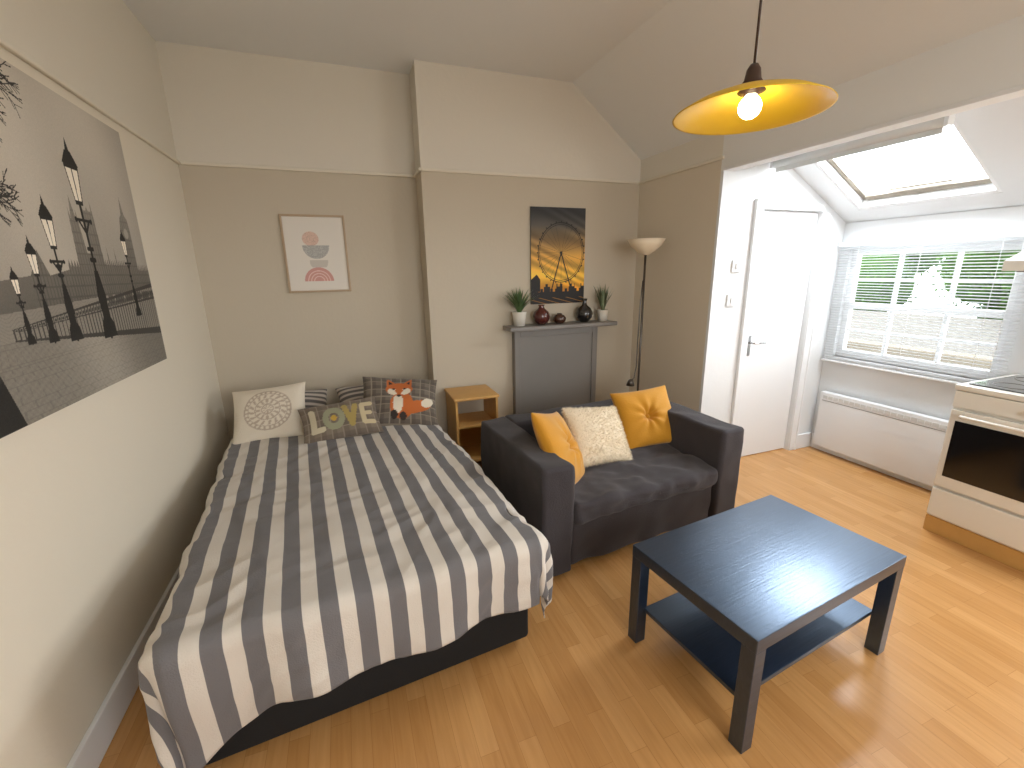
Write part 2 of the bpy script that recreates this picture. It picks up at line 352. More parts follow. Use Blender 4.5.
boxes('baseboard_door',[((XR,YD-bt,0),(DX0-0.08,YD,bh)),((DX1+0.075,YD-bt,0),(XW,YD,bh))],M['white'],bevel=0.004,kind='structure')
box('baseboard_window',(XW-bt,1.36,0),(XW,YD-bt,bh),M['white'],bevel=0.004,kind='structure')

# ---------------------------------------------------------------- bed
BX,BY,BR_=0.605,1.43,math.radians(5)
BW,BL,BH=1.20,1.97,0.52
bed=thing('bed','double divan bed with black base and mattress against cream wall','bed',(BX,BY,0),BR_)
soft_box('base',(BW-0.03,BL,0.25),(-BW/2,BL/2,0.155),0.02,M['black'],bed)
soft_box('mattress',(BW-0.02,BL-0.01,0.20),(-BW/2,BL/2,0.385),0.05,M['white'],bed)
for i,(x,y) in enumerate([(-0.06,0.06),(-BW+0.06,0.06),(-0.06,BL-0.06),(-BW+0.06,BL-0.06)]):
    lathe('leg',[(0,0),(0.02,0),(0.024,0.03),(0.024,0.031),(0,0.031)],M['black'],bed,16,(x,y,0))
def duvet():
    R=0.055; per=0.106
    left,right,foot=0.62,0.34,0.31
    s=np.linspace(-left,BW+right,230); q=np.linspace(-foot,BL-0.14,230)
    vs=[];uv=[]
    for b in q:
        for a in s:
            ax=min(max(a,0.0),BW); by=max(b,0.0); dx=a-ax; dy=b-by
            if dy<0: dy*=1+0.60*max(0,1-ax/0.28)
            r=math.hypot(dx,dy)
            if dx>0 and dy!=0: r=r*0.92
            x=-BW+ax;y=by;z=BH
            px=Vector((a*1.0,b,0))
            w1=nz(px,2.2,1); w2=nz(px,4.5,8)
            wr=0.010*w1+0.007*w2+0.012*(0.5-abs(nz((a+0.6*b+0.2*w1,b*0.6-0.2*a,0),3.6,3))*2)*0.6+0.008*(0.4-abs(nz((a*0.8-0.5*b+0.1*w2,b,0),7.0,13))*2)+0.0025*nz(px,16,5)
            nx=ny=0
            if r>0:
                nx,ny=dx/r,dy/r; L=math.hypot(nx,ny); nx/=L;ny/=L
                if r<math.pi*R/2: out=R*math.sin(r/R); dr=R*(1-math.cos(r/R))
                else: out=R; dr=R+(r-math.pi*R/2)
                ph=(a if dx==0 else b)*14+math.atan2(ny,nx)*6
                fold=(math.sin(ph+3.0*nz(px,2.0,2))*0.022+0.02*nz(px,3.5,22))*min(1,dr/0.25)
                out+=fold+0.02*max(0,dr-R)
                if dx<0: out=min(out*0.8,0.095)
                x+=nx*out;y+=ny*out;z-=dr
                z+=(0.010*math.sin(a*5+1)+0.014*nz(px,3,31))*min(1,dr/.2)
                z=max(z,0.02+0.01*nz(px,9,3))
                x+=nx*wr;y+=ny*wr;z+=wr*max(0,1-r/0.1)
            else:
                edge=min(a,BW-a,b)
                z+=wr+0.016*min(1,max(0,edge)/0.25)
            vs.append((x,y,z)); uv.append((a/per+0.1+0.03*nz(px,2.5,40),b))
    n=len(s);fs=[(j*n+i,j*n+i+1,(j+1)*n+i+1,(j+1)*n+i) for j in range(len(q)-1) for i in range(n-1)]
    o=mesh('duvet',vs,fs,M['stripe'],None,True)
    l=o.data.uv_layers.new(name='UVMap')
    idx=np.zeros(len(o.data.loops),np.int32); o.data.loops.foreach_get('vertex_index',idx)
    l.data.foreach_set('uv',np.array(uv)[idx].ravel())
    md=o.modifiers.new('thick','SOLIDIFY'); md.thickness=0.005; md.offset=1
    o.location=(BX,BY,0); o.rotation_euler=(0,0,BR_)
    meta(o,'rumpled grey and cream striped duvet draped over the bed','duvet')
duvet()
def plaid(c1,c2,c3):
    def f(U,V):
        b=np.ones(U.shape+(3,))*H(c1)
        a=(np.floor(U/0.035)%2==0); c=(np.floor(V/0.035)%2==0)
        b[a]=b[a]*0.5+H(c2)*0.5; b[c]=b[c]*0.5+H(c2)*0.5
        l=(np.mod(U,0.07)<0.006)|(np.mod(V,0.07)<0.006); b[l]=H(c3); return b
    return f
def stripes(U,V):
    b=np.ones(U.shape+(3,))*H('#b9b0a6'); b[(np.floor(V/0.028)%2==0)]=H('#5d5958'); return b
R=math.radians
p=cushion('pillow',0.54,0.40,0.15,M['attr_c'],n=70,fn=stripes,seed=3,loc=(-0.45,3.31,0.61),rot=(R(-64),0,R(4))); meta(p,'grey and cream striped pillow at the head of the bed','pillow')
p=cushion('pillow',0.56,0.38,0.15,M['attr_c'],n=70,fn=stripes,seed=6,loc=(0.15,3.37,0.605),rot=(R(-64),0,R(3))); meta(p,'grey and cream striped pillow behind the fox cushion','pillow')
def mandala(U,V):
    b=np.ones(U.shape+(3,))*H('#ddd3c2'); r=np.hypot(U,V)/0.15; a=np.arctan2(V,U); t=H('#b8a998')
    m=(r<1)&((np.abs(r-0.97)<0.03)|(np.abs(r-0.82)<0.02)|((r>0.84)&(r<0.94)&(np.sin(a*28)>0.2))|((r>0.58)&(r<0.78)&(np.sin(a*16+r*9)>0.3))|(np.abs(r-0.53)<0.025)|((r>0.3)&(r<0.5)&(np.cos(a*12)>0.1))|(np.abs(r-0.25)<0.03)|((r<0.2)&(np.sin(a*8)>0)))
    b[m]=t; return b
p=cushion('cushion',0.45,0.40,0.14,M['attr_c'],n=110,fn=mandala,wr=0.010,seed=9,loc=(-0.53,3.12,0.665),rot=(R(-42),R(-4),R(-3))); meta(p,'cream square cushion with round lace pattern on the bed','cushion')
def lovef(U,V):
    b=plaid('#796d60','#62574c','#8a7e70')(U,V)
    def st(pts,w,c):
        m=np.zeros(U.shape,bool)
        for (x1,y1,x2,y2) in pts: m|=seg_m(U,V,x1,y1,x2,y2,w)
        b[m]=H(c)
    st([(-0.175,0.07,-0.175,-0.065),(-0.175,-0.065,-0.12,-0.065)],0.019,'#c0b69c')
    r=np.hypot((U+0.045)/0.85,V); b[(r<0.082)&(r>0.038)]=H('#8f8f74'); b[(r<=0.022)]=H('#b9963c')
    st([(0.03,0.07,0.065,-0.065),(0.065,-0.065,0.10,0.07)],0.018,'#a08c50')
    st([(0.145,0.07,0.145,-0.065),(0.145,-0.065,0.20,-0.065),(0.145,0.003,0.19,0.003),(0.145,0.07,0.20,0.07)],0.016,'#bfb08e')
    return b
p=cushion('cushion',0.48,0.27,0.12,M['attr_c'],n=110,fn=lovef,wr=0.009,seed=12,loc=(-0.10,2.89,0.63),rot=(R(-44),R(-3),R(5))); meta(p,'taupe plaid cushion reading LOVE in patchwork letters','cushion')
def foxf(U,V):
    b=plaid('#6f655a','#4f463e','#8c8172')(U,V); O=H('#b8622a');W=H('#d8cdb9');K=H('#2e2520')
    U=U/1.12;V=V/1.1
    def E(x,y,a,bb,rot=0):
        c,s=math.cos(rot),math.sin(rot); X=(U-x)*c+(V-y)*s; Y=-(U-x)*s+(V-y)*c; return (X/a)**2+(Y/bb)**2<1
    b[E(0.10,-0.07,0.105,0.045,0.35)]=O; b[E(0.175,-0.03,0.045,0.03,0.6)]=W
    b[E(0.01,-0.06,0.075,0.10)]=O; b[E(-0.015,-0.05,0.032,0.075)]=W
    b[E(-0.035,-0.135,0.022,0.03)]=K; b[E(0.02,-0.14,0.022,0.028)]=K
    b[E(-0.01,0.065,0.085,0.058)]=O
    b[poly_m(U,V,[(-0.09,0.08),(-0.085,0.165),(-0.025,0.11)])]=O; b[poly_m(U,V,[(0.07,0.08),(0.07,0.165),(0.01,0.11)])]=O
    b[poly_m(U,V,[(-0.078,0.105),(-0.075,0.14),(-0.05,0.115)])]=K; b[poly_m(U,V,[(0.058,0.105),(0.058,0.14),(0.035,0.115)])]=K
    b[E(-0.05,0.045,0.035,0.028,-0.4)]=W; b[E(0.03,0.045,0.035,0.028,0.4)]=W
    b[poly_m(U,V,[(-0.04,0.06),(0.02,0.06),(-0.01,0.0)])]=O
    b[E(-0.01,0.008,0.012,0.010)]=K; b[E(-0.045,0.07,0.009,0.007)]=K; b[E(0.025,0.07,0.009,0.007)]=K
    return b
p=cushion('cushion',0.53,0.42,0.14,M['attr_c'],n=110,fn=foxf,wr=0.010,seed=15,loc=(0.29,3.06,0.66),rot=(R(-50),R(7),R(-6))); meta(p,'grey plaid cushion with orange fox on the bed','cushion')

# ---------------------------------------------------------------- bedside table
bt_=thing('bedside_table','small light wood bedside table with open shelf','bedside table',(0.845,3.205,0))
soft_box('top',(0.35,0.35,0.022),(0,0,0.629),0.006,M['birch'],bt_)
boxes('side_panel',[((-0.165,-0.165,0.0),(-0.147,0.165,0.618))],M['birch'],bt_,bevel=0.002)
boxes('side_panel',[((0.147,-0.165,0.0),(0.165,0.165,0.618))],M['birch'],bt_,bevel=0.002)
box('shelf',(-0.147,-0.16,0.40),(0.147,0.16,0.418),M['birch'],bt_,bevel=0.002)
box('shelf',(-0.147,-0.16,0.12),(0.147,0.16,0.138),M['birch'],bt_,bevel=0.002)
box('back_panel',(-0.147,0.15,0.138),(0.147,0.16,0.40),M['birch'],bt_)

# ---------------------------------------------------------------- fireplace
fp=thing('fireplace','grey painted boarded fireplace with mantel shelf','fireplace',(1.66,YC,0))
soft_box('mantel_shelf',(0.98,0.19,0.035),(0.02,-0.098,1.0925),0.008,M['grey'],fp)
boxes('surround',[((-0.39,-0.07,0),(-0.34,-0.002,1.075)),((0.34,-0.07,0),(0.39,-0.002,1.075)),((-0.34,-0.07,1.01),(0.34,-0.002,1.075))],M['grey'],fp,bevel=0.004)
boxes('panel',[((-0.34,-0.06,0),(0.34,-0.002,1.01))],M['grey'],fp,bevel=0.002)
MZ=1.11
def blades(name,m,parent,n,L,z0,spread,w=0.008,seed=1):
    rnd=random.Random(seed); vs=[];fs=[]
    for i in range(n):
        a=rnd.uniform(0,6.283); sp=rnd.uniform(0.1,spread); l=L*rnd.uniform(0.65,1.05); k=len(vs)
        dx,dy=math.cos(a),math.sin(a); px,py=-dy,dx
        for j in range(6):
            t=j/5; o=sp*l*(t**1.5)+0.01; z=z0+l*t*(1-0.25*sp*t); ww=w*(1-t)**0.6*(0.6+t if t<0.4 else 1)
            vs+= [(dx*o+px*ww,dy*o+py*ww,z),(dx*o-px*ww,dy*o-py*ww,z)]
        for j in range(5): fs.append((k+2*j,k+2*j+1,k+2*j+3,k+2*j+2))
    return mesh(name,vs,fs,m,parent,True)
def potplant(x,label,n,L,sp,w,m,seed,sc=1):
    t=thing('potted_plant',label,'plant',(x,3.33,MZ))
    lathe('pot',[(0,0.0),(0.036*sc,0.0),(0.046*sc,0.085*sc),(0.046*sc,0.09*sc),(0.041*sc,0.09*sc),(0.039*sc,0.075*sc),(0,0.075*sc)],M['pot'],t,32)
    blades('foliage',m,t,n,L,0.075*sc,sp,w,seed)
potplant(1.305,'spiky green succulent in white pot on the mantel',80,0.22,0.9,0.010,M['leaf'],3,1.25)
potplant(2.08,'upright leafy plant in small white pot on the mantel',34,0.24,0.5,0.013,M['leaf2'],8,1.05)
def vase(x,prof,m,label):
    t=lathe('vase',prof,m,None,40,(x,3.33,MZ)); meta(t,label,'vase')
vase(1.50,[(0,0),(0.03,0),(0.060,0.03),(0.072,0.070),(0.058,0.105),(0.028,0.13),(0.02,0.145),(0.028,0.16),(0.022,0.16),(0.015,0.145),(0,0.12)],M['redv'],'round dark red glazed vase on the mantel')
vase(1.665,[(0,0),(0.03,0),(0.052,0.022),(0.056,0.045),(0.040,0.068),(0.02,0.076),(0.022,0.084),(0.016,0.084),(0,0.06)],M['browng'],'squat brown glazed bud vase on the mantel')
vase(1.90,[(0,0),(0.032,0),(0.064,0.037),(0.074,0.075),(0.055,0.115),(0.022,0.142),(0.015,0.17),(0.024,0.195),(0.019,0.195),(0.01,0.165),(0,0.13)],M['blackv'],'black glazed vase with narrow neck on the mantel')

# ---------------------------------------------------------------- pictures
def london(U,V):
    rs=np.random.RandomState(2)
    g=0.68+0.11*np.clip((V-0.3)/0.6,0,1)-0.08*np.clip((U-0.9)/0.5,0,1)+0.03*np.sin(U*9+V*4)
    m=lambda k,v: g.__setitem__(k,v)
    base=[(0.3,0.28),(0.3,0.40),(0.5,0.42),(0.56,0.50),(0.6,0.42),(0.72,0.44)]
    x=0.72
    while x<0.79: base+=[(x,0.45),(x+0.008,0.475),(x+0.016,0.45)]; x+=0.018
    base+=[(0.80,0.60),(0.805,0.66),(0.812,0.62),(0.83,0.70),(0.848,0.62),(0.855,0.66),(0.86,0.6),(0.87,0.5),(0.895,0.5),(0.90,0.64),(0.906,0.70),(0.912,0.66),(0.93,0.66),(0.94,0.675),(0.95,0.66),(0.968,0.66),(0.974,0.70),(0.98,0.64),(0.985,0.48)]
    x=0.99
    while x<1.19: base+=[(x,0.46),(x+0.006,0.485 if int(x*100)%6 else 0.53),(x+0.012,0.46)]; x+=0.016
    base+=[(1.2,0.46),(1.2,0.62),(1.215,0.665),(1.235,0.68),(1.25,0.76),(1.265,0.68),(1.285,0.665),(1.295,0.62),(1.295,0.45)]
    x=1.30
    while x<1.40: base+=[(x,0.44),(x+0.006,0.47),(x+0.012,0.44)]; x+=0.016
    base+=[(1.42,0.42),(1.42,0.28)]
    sky=poly_m(U,V,base)
    g[sky]=0.40+0.22*np.clip((V[sky]-0.30)/0.5,0,1)
    win=((np.mod(U,0.018)<0.006)|(np.mod(V,0.038)<0.006))&(V>0.32)&(U>0.5)&sky; g[win]-=0.06
    cl=np.hypot(U-1.248,V-0.60)<0.022; g[cl]=0.66
    m(poly_m(U,V,[(0.2,0.31),(1.42,0.36),(1.42,0.10),(0.2,0.20)]),0.56)
    g[(V>0.15)&(V<0.33)&(np.mod(V*90+np.sin(U*60),1)<0.3)&(np.abs(g-0.56)<0.01)]=0.52
    b=(V>0.31)&(V<0.345)&(U>0.95)&(np.mod(U,0.09)>0.02); g[b]=0.38
    lo=np.clip((U-0.35)/1.06,0,1)
    top=0.27+0.11*lo; bot=0.235-0.10*lo
    pv=V<bot; g[pv]=0.52-0.04*lo[pv]
    yy=np.clip(0.25-V,0.01,1)
    jo=(np.mod(np.log(yy)*9,1)<0.08)|(np.mod((U-0.30)/(yy+0.10)*2.6+0.5*(np.floor(np.log(yy)*9)%2),1)<0.07); g[pv&jo]-=0.05
    tex=np.sin(U*210)*np.sin(V*260+U*90)*0.02; g[pv]+=tex[pv]
    wet=pv*np.exp(-((U-0.8-(0.2-V)*0.3)/0.22)**2); g+=wet*0.14
    rl=(V<top)&(V>bot)&(U>0.35); hh=np.clip((V-bot)/(top-bot+1e-6),0,1)
    bars=(np.mod(U,0.022)<0.006)|(hh>0.93)|(hh<0.13)|(np.abs(hh-0.72)<0.02)|((np.hypot(np.mod(U,0.022)-0.014,(hh-0.82)*0.1)<0.006))
    g[rl&bars]=0.26
    def post(x,y0,y1,s):
        K=0.14
        g[seg_m(U,V,x,y0,x,y1-0.05*s,0.006*s)]=K
        g[poly_m(U,V,[(x-0.04*s,y0),(x+0.04*s,y0),(x+0.034*s,y0+0.04*s),(x+0.02*s,y0+0.06*s),(x+0.024*s,y0+0.12*s),(x+0.010*s,y0+0.19*s),(x-0.010*s,y0+0.19*s),(x-0.024*s,y0+0.12*s),(x-0.02*s,y0+0.06*s),(x-0.034*s,y0+0.04*s)])]=K
        for kk in (0.22,0.25,0.38): g[seg_m(U,V,x-0.012*s,y0+kk*s,x+0.012*s,y0+kk*s,0.006*s)]=K
        g[seg_m(U,V,x-0.036*s,y1-0.155*s,x+0.036*s,y1-0.155*s,0.0045*s)]=K
        for sg in (-1,1): g[seg_m(U,V,x,y1-0.19*s,x+sg*0.026*s,y1-0.157*s,0.004*s)]=K; g[np.hypot(U-x-sg*0.038*s,V-y1+0.155*s)<0.007*s]=K
        g[poly_m(U,V,[(x-0.018*s,y1-0.115*s),(x+0.018*s,y1-0.115*s),(x+0.036*s,y1-0.01*s),(x-0.036*s,y1-0.01*s)])]=0.16
        for (a,b2) in ((-0.9,-0.08),(0.08,0.9)):
            g[poly_m(U,V,[(x+a*0.018*s,y1-0.103*s),(x+b2*0.018*s,y1-0.103*s),(x+b2*0.033*s,y1-0.022*s),(x+a*0.033*s,y1-0.022*s)])]=0.97
        g[poly_m(U,V,[(x-0.040*s,y1-0.012*s),(x+0.040*s,y1-0.012*s),(x+0.014*s,y1+0.024*s),(x-0.014*s,y1+0.024*s)])]=K
        g[poly_m(U,V,[(x-0.010*s,y1+0.022*s),(x+0.010*s,y1+0.022*s),(x,y1+0.058*s)])]=K
    post(1.20,0.24,0.58,0.7); post(0.42,0.22,0.42,0.5); post(0.53,0.21,0.50,0.72); post(0.66,0.20,0.62,1.0); post(0.90,0.18,0.83,1.35)
    m(poly_m(U,V,[(0,0),(0.30,0),(0.24,0.2),(0.22,0.6),(0.26,1.06),(0.05,1.06),(0,0.6)]),0.14)
    rr=random.Random(5)
    def br(x,y,a,l,w,dp):
        x2,y2=x+l*math.cos(a),y+l*math.sin(a); g[seg_m(U,V,x,y,x2,y2,w)]=0.18
        if dp: 
            for k in range(3): br(x2 if k<2 else (x+x2)/2,y2 if k<2 else (y+y2)/2,a+rr.uniform(-0.8,0.7),l*0.68,max(0.0016,w*0.55),dp-1)
    br(0.24,0.75,0.5,0.17,0.009,4); br(0.22,0.62,0.4,0.13,0.007,4); br(0.25,1.0,-0.2,0.17,0.008,4)
    g=g+rs.normal(0,0.012,g.shape)
    return np.stack([g*1.0,g*0.955,g*0.88],-1)
pic=thing('canvas_picture','large sepia canvas of riverside lamp posts and towers','picture',(XL+0.001,1.32,1.13),math.radians(90))
box('canvas',(0,-0.024,0),(1.41,0,1.055),M['frame_b'],pic)
paint_plane('print',1.41,1.055,640,480,london,M['attr_f'],pic,y=-0.0245)
def abstract(U,V):
    b=np.ones(U.shape+(3,))*H('#ddd6cb')
    cx=0.185; rs=np.random.RandomState(1).rand(*U.shape)
    m=(np.hypot((U-cx+0.03)/1.1,V-0.365)<0.05); b[m]=H('#d9b9a8'); b[m&(rs<0.25)]=H('#b9a090')
    m=(np.hypot(U-cx,V-0.315)<0.090)&(V<0.32); b[m]=H('#a3a19c'); b[m&(rs<0.2)]=H('#c9c6bf')
    m=(np.hypot(U-cx-0.01,V-0.205)<0.062)&(V<0.215)&(V>0.165); b[m]=H('#c4bdb2')
    m=(np.hypot(U-cx,V-0.065)<0.100)&(V>0.065); b[m]=H('#c9938a')
    for rr in (0.035,0.055,0.075): b[(np.abs(np.hypot(U-cx,V-0.065)-rr)<0.003)&(V>0.065)]=H('#e3c3b9')
    return b
pa=thing('framed_picture','abstract print with grey and pink shapes in thin frame','picture',(-0.375,YB-0.001,1.41))
boxes('frame',[((0,-0.022,0),(0.015,0,0.545)),((0.415,-0.022,0),(0.43,0,0.545)),((0.015,-0.022,0),(0.415,0,0.015)),((0.015,-0.022,0.53),(0.415,0,0.545))],M['frame_b'],pa,bevel=0.002)
paint_plane('print',0.40,0.515,150,200,lambda U,V:abstract(U-0.015,V-0.0),M['attr'],pa,y=-0.012,x0=0.015,z0=0.015)
def eye(U,V):
    t=np.clip(V/0.76,0,1)[...,None]
    stops=[(0,'#4a2a10'),(0.14,'#e0901c'),(0.28,'#f0bc40'),(0.48,'#d09c44'),(0.66,'#957648'),(0.82,'#4c4842'),(1,'#26272b')]
    b=np.zeros(U.shape+(3,)); tt=t[...,0]
    for (a,c),(a2,c2) in zip(stops,stops[1:]):
        m=(tt>=a)&(tt<=a2); f=((tt-a)/(a2-a))[...,None]; b=np.where(m[...,None],H(c)*(1-f)+H(c2)*f,b)
    b*= (1+0.15*np.sin(U*22+V*60+3*np.sin(V*14+U*9)))[...,None]
    K=H('#0f0e10'); cx,cy,R=0.27,0.41,0.235
    r=np.hypot((U-cx)/0.88,V-cy)
    b[np.abs(r-R)<0.0035]=K; b[np.abs(r-R+0.014)<0.0022]=K
    a=np.arctan2(V-cy,(U-cx)/0.88)
    b[(np.mod(a,math.pi/12)*r<0.0016)&(r<R)]=K*1.5; b[r<0.012]=K
    for k in range(28):
        x=cx+0.88*(R+0.009)*math.cos(k*math.pi/14); y=cy+(R+0.009)*math.sin(k*math.pi/14); b[np.hypot(U-x,V-y)<0.0055]=K
    b[seg_m(U,V,cx,cy,cx-0.09,0.1,0.005)|seg_m(U,V,cx,cy,cx+0.10,0.1,0.005)]=K
    sky=0.13+0.02*np.sign(np.sin(U*55))+0.012*np.sign(np.sin(U*140+1)); b[V<sky]=K
    b[poly_m(U,V,[(0.0,0.1),(0.08,0.1),(0.08,0.20),(0.05,0.24),(0.0,0.20)])]=K
    b[(V<0.05)&(np.mod(U*8+V*30,1)<0.15)]=H('#9a6a20')
    return np.clip(b,0,1)
pe=thing('poster','dark sunset poster of a giant observation wheel','picture',(1.44,YC-0.001,1.27))
box('backing',(0,-0.018,0),(0.49,0,0.76),M['blackv'],pe)
paint_plane('print',0.49,0.76,240,370,eye,M['attr'],pe,y=-0.0185)

# ---------------------------------------------------------------- floor lamp
fl=thing('floor_lamp','tall metal uplighter floor lamp with white bowl shade','lamp',(2.26,3.02,0))
lathe('base',[(0,0),(0.13,0),(0.13,0.012),(0.12,0.02),(0.02,0.028),(0,0.028)],M['steel'],fl,40)
tube('pole',[(0,0,0.02),(0,0,0.8),(0,0,1.66)],0.009,M['steel'],fl)
lathe('lamp_shade',[(0.015,1.645),(0.03,1.65),(0.07,1.675),(0.115,1.715),(0.145,1.765),(0.139,1.765),(0.11,1.722),(0.067,1.684),(0.0,1.66)],M['shade_w'],fl,48)
tube('reading_arm',[(-0.012,0,1.45),(-0.03,-0.01,1.3),(-0.035,-0.01,1.0),(-0.04,-0.015,0.75),(-0.06,-0.02,0.66),(-0.09,-0.03,0.64)],0.005,M['steel'],fl)
lathe('reading_lamp_head',[(0.012,0.05),(0.02,0.045),(0.035,0),(0.032,0),(0.015,0.04),(0,0.045)],M['steel'],fl,24,(-0.10,-0.03,0.60))

# ---------------------------------------------------------------- sofa
sf=thing('sofa','two seat sofa with loose charcoal fabric cover','sofa',(1.435,2.20,0),math.radians(4))
SW,SD,SH=1.36,0.86,0.625; AW=0.18
def skirt(P):
    t=max(0,min(1,(-P.z+0.05)/0.2)); 
    if P.y<-0.2: return Vector((P.x,P.y-0.012*nz(P,9,4)*t-0.006*math.sin(P.x*22)*t,P.z))
    return P
soft_box('base',(SW-2*AW+0.01,SD-0.04,0.30),(0,0.015,0.18),0.03,M['sofa'],sf,0.012,4.5,34,1,skirt)
soft_box('arm',(AW,SD,SH-0.02),(-SW/2+AW/2,0,(SH+0.02)/2),0.022,M['sofa'],sf,0.011,5.0,28,2)
soft_box('arm',(AW,SD,SH-0.02),(SW/2-AW/2,0,(SH+0.02)/2),0.022,M['sofa'],sf,0.011,5.0,28,7)
soft_box('backrest',(SW-2*AW+0.02,0.18,SH-0.03),(0,SD/2-0.09,(SH+0.03)/2),0.025,M['sofa'],sf,0.010,5,26,4)
def puff(P): 
    return Vector((P.x,P.y-(0.012 if P.y<0 else 0),P.z+(-0.012*math.exp(-((P.x-0.1)/0.25)**2) if P.z>0 else 0)))
soft_box('seat_cushion',(SW-2*AW-0.005,SD-0.19,0.12),(0,-0.095,0.350),0.035,M['sofa'],sf,0.022,7.0,44,9,puff)
for x in (-SW/2+0.075,SW/2-0.075):
    for y in (-SD/2+0.08,SD/2-0.08):
        lathe('leg',[(0,0),(0.02,0),(0.026,0.04),(0,0.04)],M['black'],sf,16,(x,y,0))
def tuft(x,y,z,rot,seed,label,s=0.44):
    t=thing('cushion',label,'cushion',(x,y,z),rot=rot)
    cushion('cover',s,s,0.16,M['mustard'],t,n=90,seed=seed,dimple=1)
    lathe('button',[(0,0.008),(0.012,0.006),(0.017,0.0),(0.012,-0.004),(0,-0.005)],M['mustard'],t,20,(0,-0.028,0),(math.radians(90),0,0))
tuft(1.055,2.08,0.565,(R(-30),R(16),R(46)),21,'mustard square cushion leaning on the sofa arm',0.45)
tuft(1.83,2.34,0.565,(R(-34),R(-5),R(-10)),31,'mustard tufted cushion with centre button in sofa corner',0.41)
fc=thing('cushion','fluffy cream fleece cushion between mustard cushions on the sofa','cushion',(1.38,2.22,0.55),rot=(R(-38),R(8),R(8)))
fcov=cushion('cover',0.42,0.37,0.15,M['cream_fluff'],fc,n=60,seed=41,fluff=0.003)
rnd=random.Random(3); vs=[];fs=[]
me=fcov.data; polys=[(pg.center.copy(),pg.normal.copy(),pg.area) for pg in me.polygons]
cum=np.cumsum([a for _,_,a in polys]); tot=cum[-1]
for i in range(14000):
    c,nn,_=polys[min(len(polys)-1,int(np.searchsorted(cum,rnd.random()*tot)))]
    dv=(Vector((rnd.gauss(0,.45),rnd.gauss(0,.45),rnd.gauss(0,.45)-0.25))+nn*1.2).normalized()
    side=nn.cross(Vector((rnd.gauss(0,1),rnd.gauss(0,1),rnd.gauss(0,1)))).normalized()*0.0014; l=rnd.uniform(0.008,0.018); k=len(vs)
    c=c+Vector((rnd.uniform(-.004,.004),0,rnd.uniform(-.004,.004)))
    vs+=[c-side-nn*0.002,c+side-nn*0.002,c+dv*l*0.6+side*0.7,c+dv*l+Vector((0,0,-0.004)),c+dv*l*0.6-side*0.7]; fs.append((k,k+1,k+2,k+3,k+4))
pile=mesh('fleece_pile',vs,fs,M['pile'],fc); pile['kind']='stuff'

# ---------------------------------------------------------------- coffee table
ct=thing('coffee_table','rectangular black brown coffee table with lower shelf','table',(1.467,1.085,0),math.radians(6))
TW,TD,TH=0.88,0.55,0.45
soft_box('table_top',(TW,TD,0.05),(0,0,TH-0.025),0.003,M['tbl'],ct)
for x in (-1,1):
    for y in (-1,1):
        cx,cy=x*(TW/2-0.026),y*(TD/2-0.026); box('leg',(cx-0.025,cy-0.025,0),(cx+0.025,cy+0.025,TH-0.05),M['tbl'],ct,bevel=0.002)
box('shelf',(-TW/2+0.03,-TD/2+0.052,0.155),(TW/2-0.03,TD/2-0.052,0.172),M['tbl'],ct,bevel=0.002)

# ---------------------------------------------------------------- pendant
PZ=1.965
pd=thing('pendant_lamp','yellow dish pendant lamp on dark cord','lamp',(1.125,1.07,PZ))
lathe('lamp_shade',[(0.036,0.058),(0.05,0.056),(0.10,0.044),(0.16,0.023),(0.202,0.0),(0.205,-0.004),(0.200,-0.003),(0.158,0.018),(0.10,0.038),(0.05,0.050),(0.036,0.052)],M['shade_y'],pd,72)
lathe('lamp_holder',[(0,0.120),(0.010,0.118),(0.018,0.105),(0.022,0.08),(0.036,0.060),(0.036,0.050),(0.02,0.048),(0.02,0.042),(0,0.042)],M['brown'],pd,32)
tube('cord',[(0,0,0.115),(0,0,0.5),(0,0,ZC-PZ-0.03)],0.0035,M['brown'],pd,8)
lathe('ceiling_rose',[(0,ZC-PZ-0.035),(0.02,ZC-PZ-0.033),(0.045,ZC-PZ-0.012),(0.05,ZC-PZ-0.001),(0,ZC-PZ-0.001)],M['plastic'],pd,32)
bp=[(0,-0.018)]+[(0.030*math.sin(a),0.012-0.030*math.cos(a)) for a in np.linspace(0.2,2.5,14)]+[(0.014,0.042),(0.014,0.046)]
lathe('light_bulb',bp,M['bulb'],pd,28)

# ---------------------------------------------------------------- heater, switches, blinds
ht=thing('panel_heater','white electric panel heater under the window','heater',(XW,1.985,0.05))
soft_box('body',(0.055,0.88,0.47),(-0.048,0,0.24),0.004,M['plastic'],ht)
boxes('grille',[((-0.079,-0.41+i*0.0415,0.425),(-0.0757,-0.41+i*0.0415+0.034,0.45)) for i in range(20)],M['blind'],ht)
box('seam',(-0.0772,-0.42,0.405),(-0.0757,0.42,0.409),M['grey'],ht)
box('wall_bracket',(-0.0205,-0.3,0.14),(-0.001,0.3,0.35),M['plastic'],ht)
def switch(x,z,lab):
    t=thing('light_switch',lab,'switch',(x,YD,z)); soft_box('plate',(0.085,0.01,0.085),(0,-0.006,0),0.003,M['plastic'],t); soft_box('rocker',(0.028,0.008,0.04),(0,-0.014,0),0.002,M['plastic'],t)
switch(2.655,1.55,'white wall switch above another beside the door'); switch(2.64,1.31,'white rocker light switch beside the door')
BZ=0.78
vb=thing('venetian_blind','white slatted venetian blind over the sash window','blind',(XW-0.045,1.93,BZ))
hw=0.55
vs=[];fs=[]
ta=math.radians(20)
ns=44
for i in range(ns):
    z=0.028+i*0.0199; k=len(vs)
    for yy in (-hw,hw):
        for j in range(5):
            s=(j/4-0.5)*0.020; c=0.0015*(1-(2*s/0.020)**2); vs.append((s*math.cos(ta),yy,z-s*math.sin(ta)+c))
    for j in range(4): fs.append((k+j,k+j+1,k+5+j+1,k+5+j))
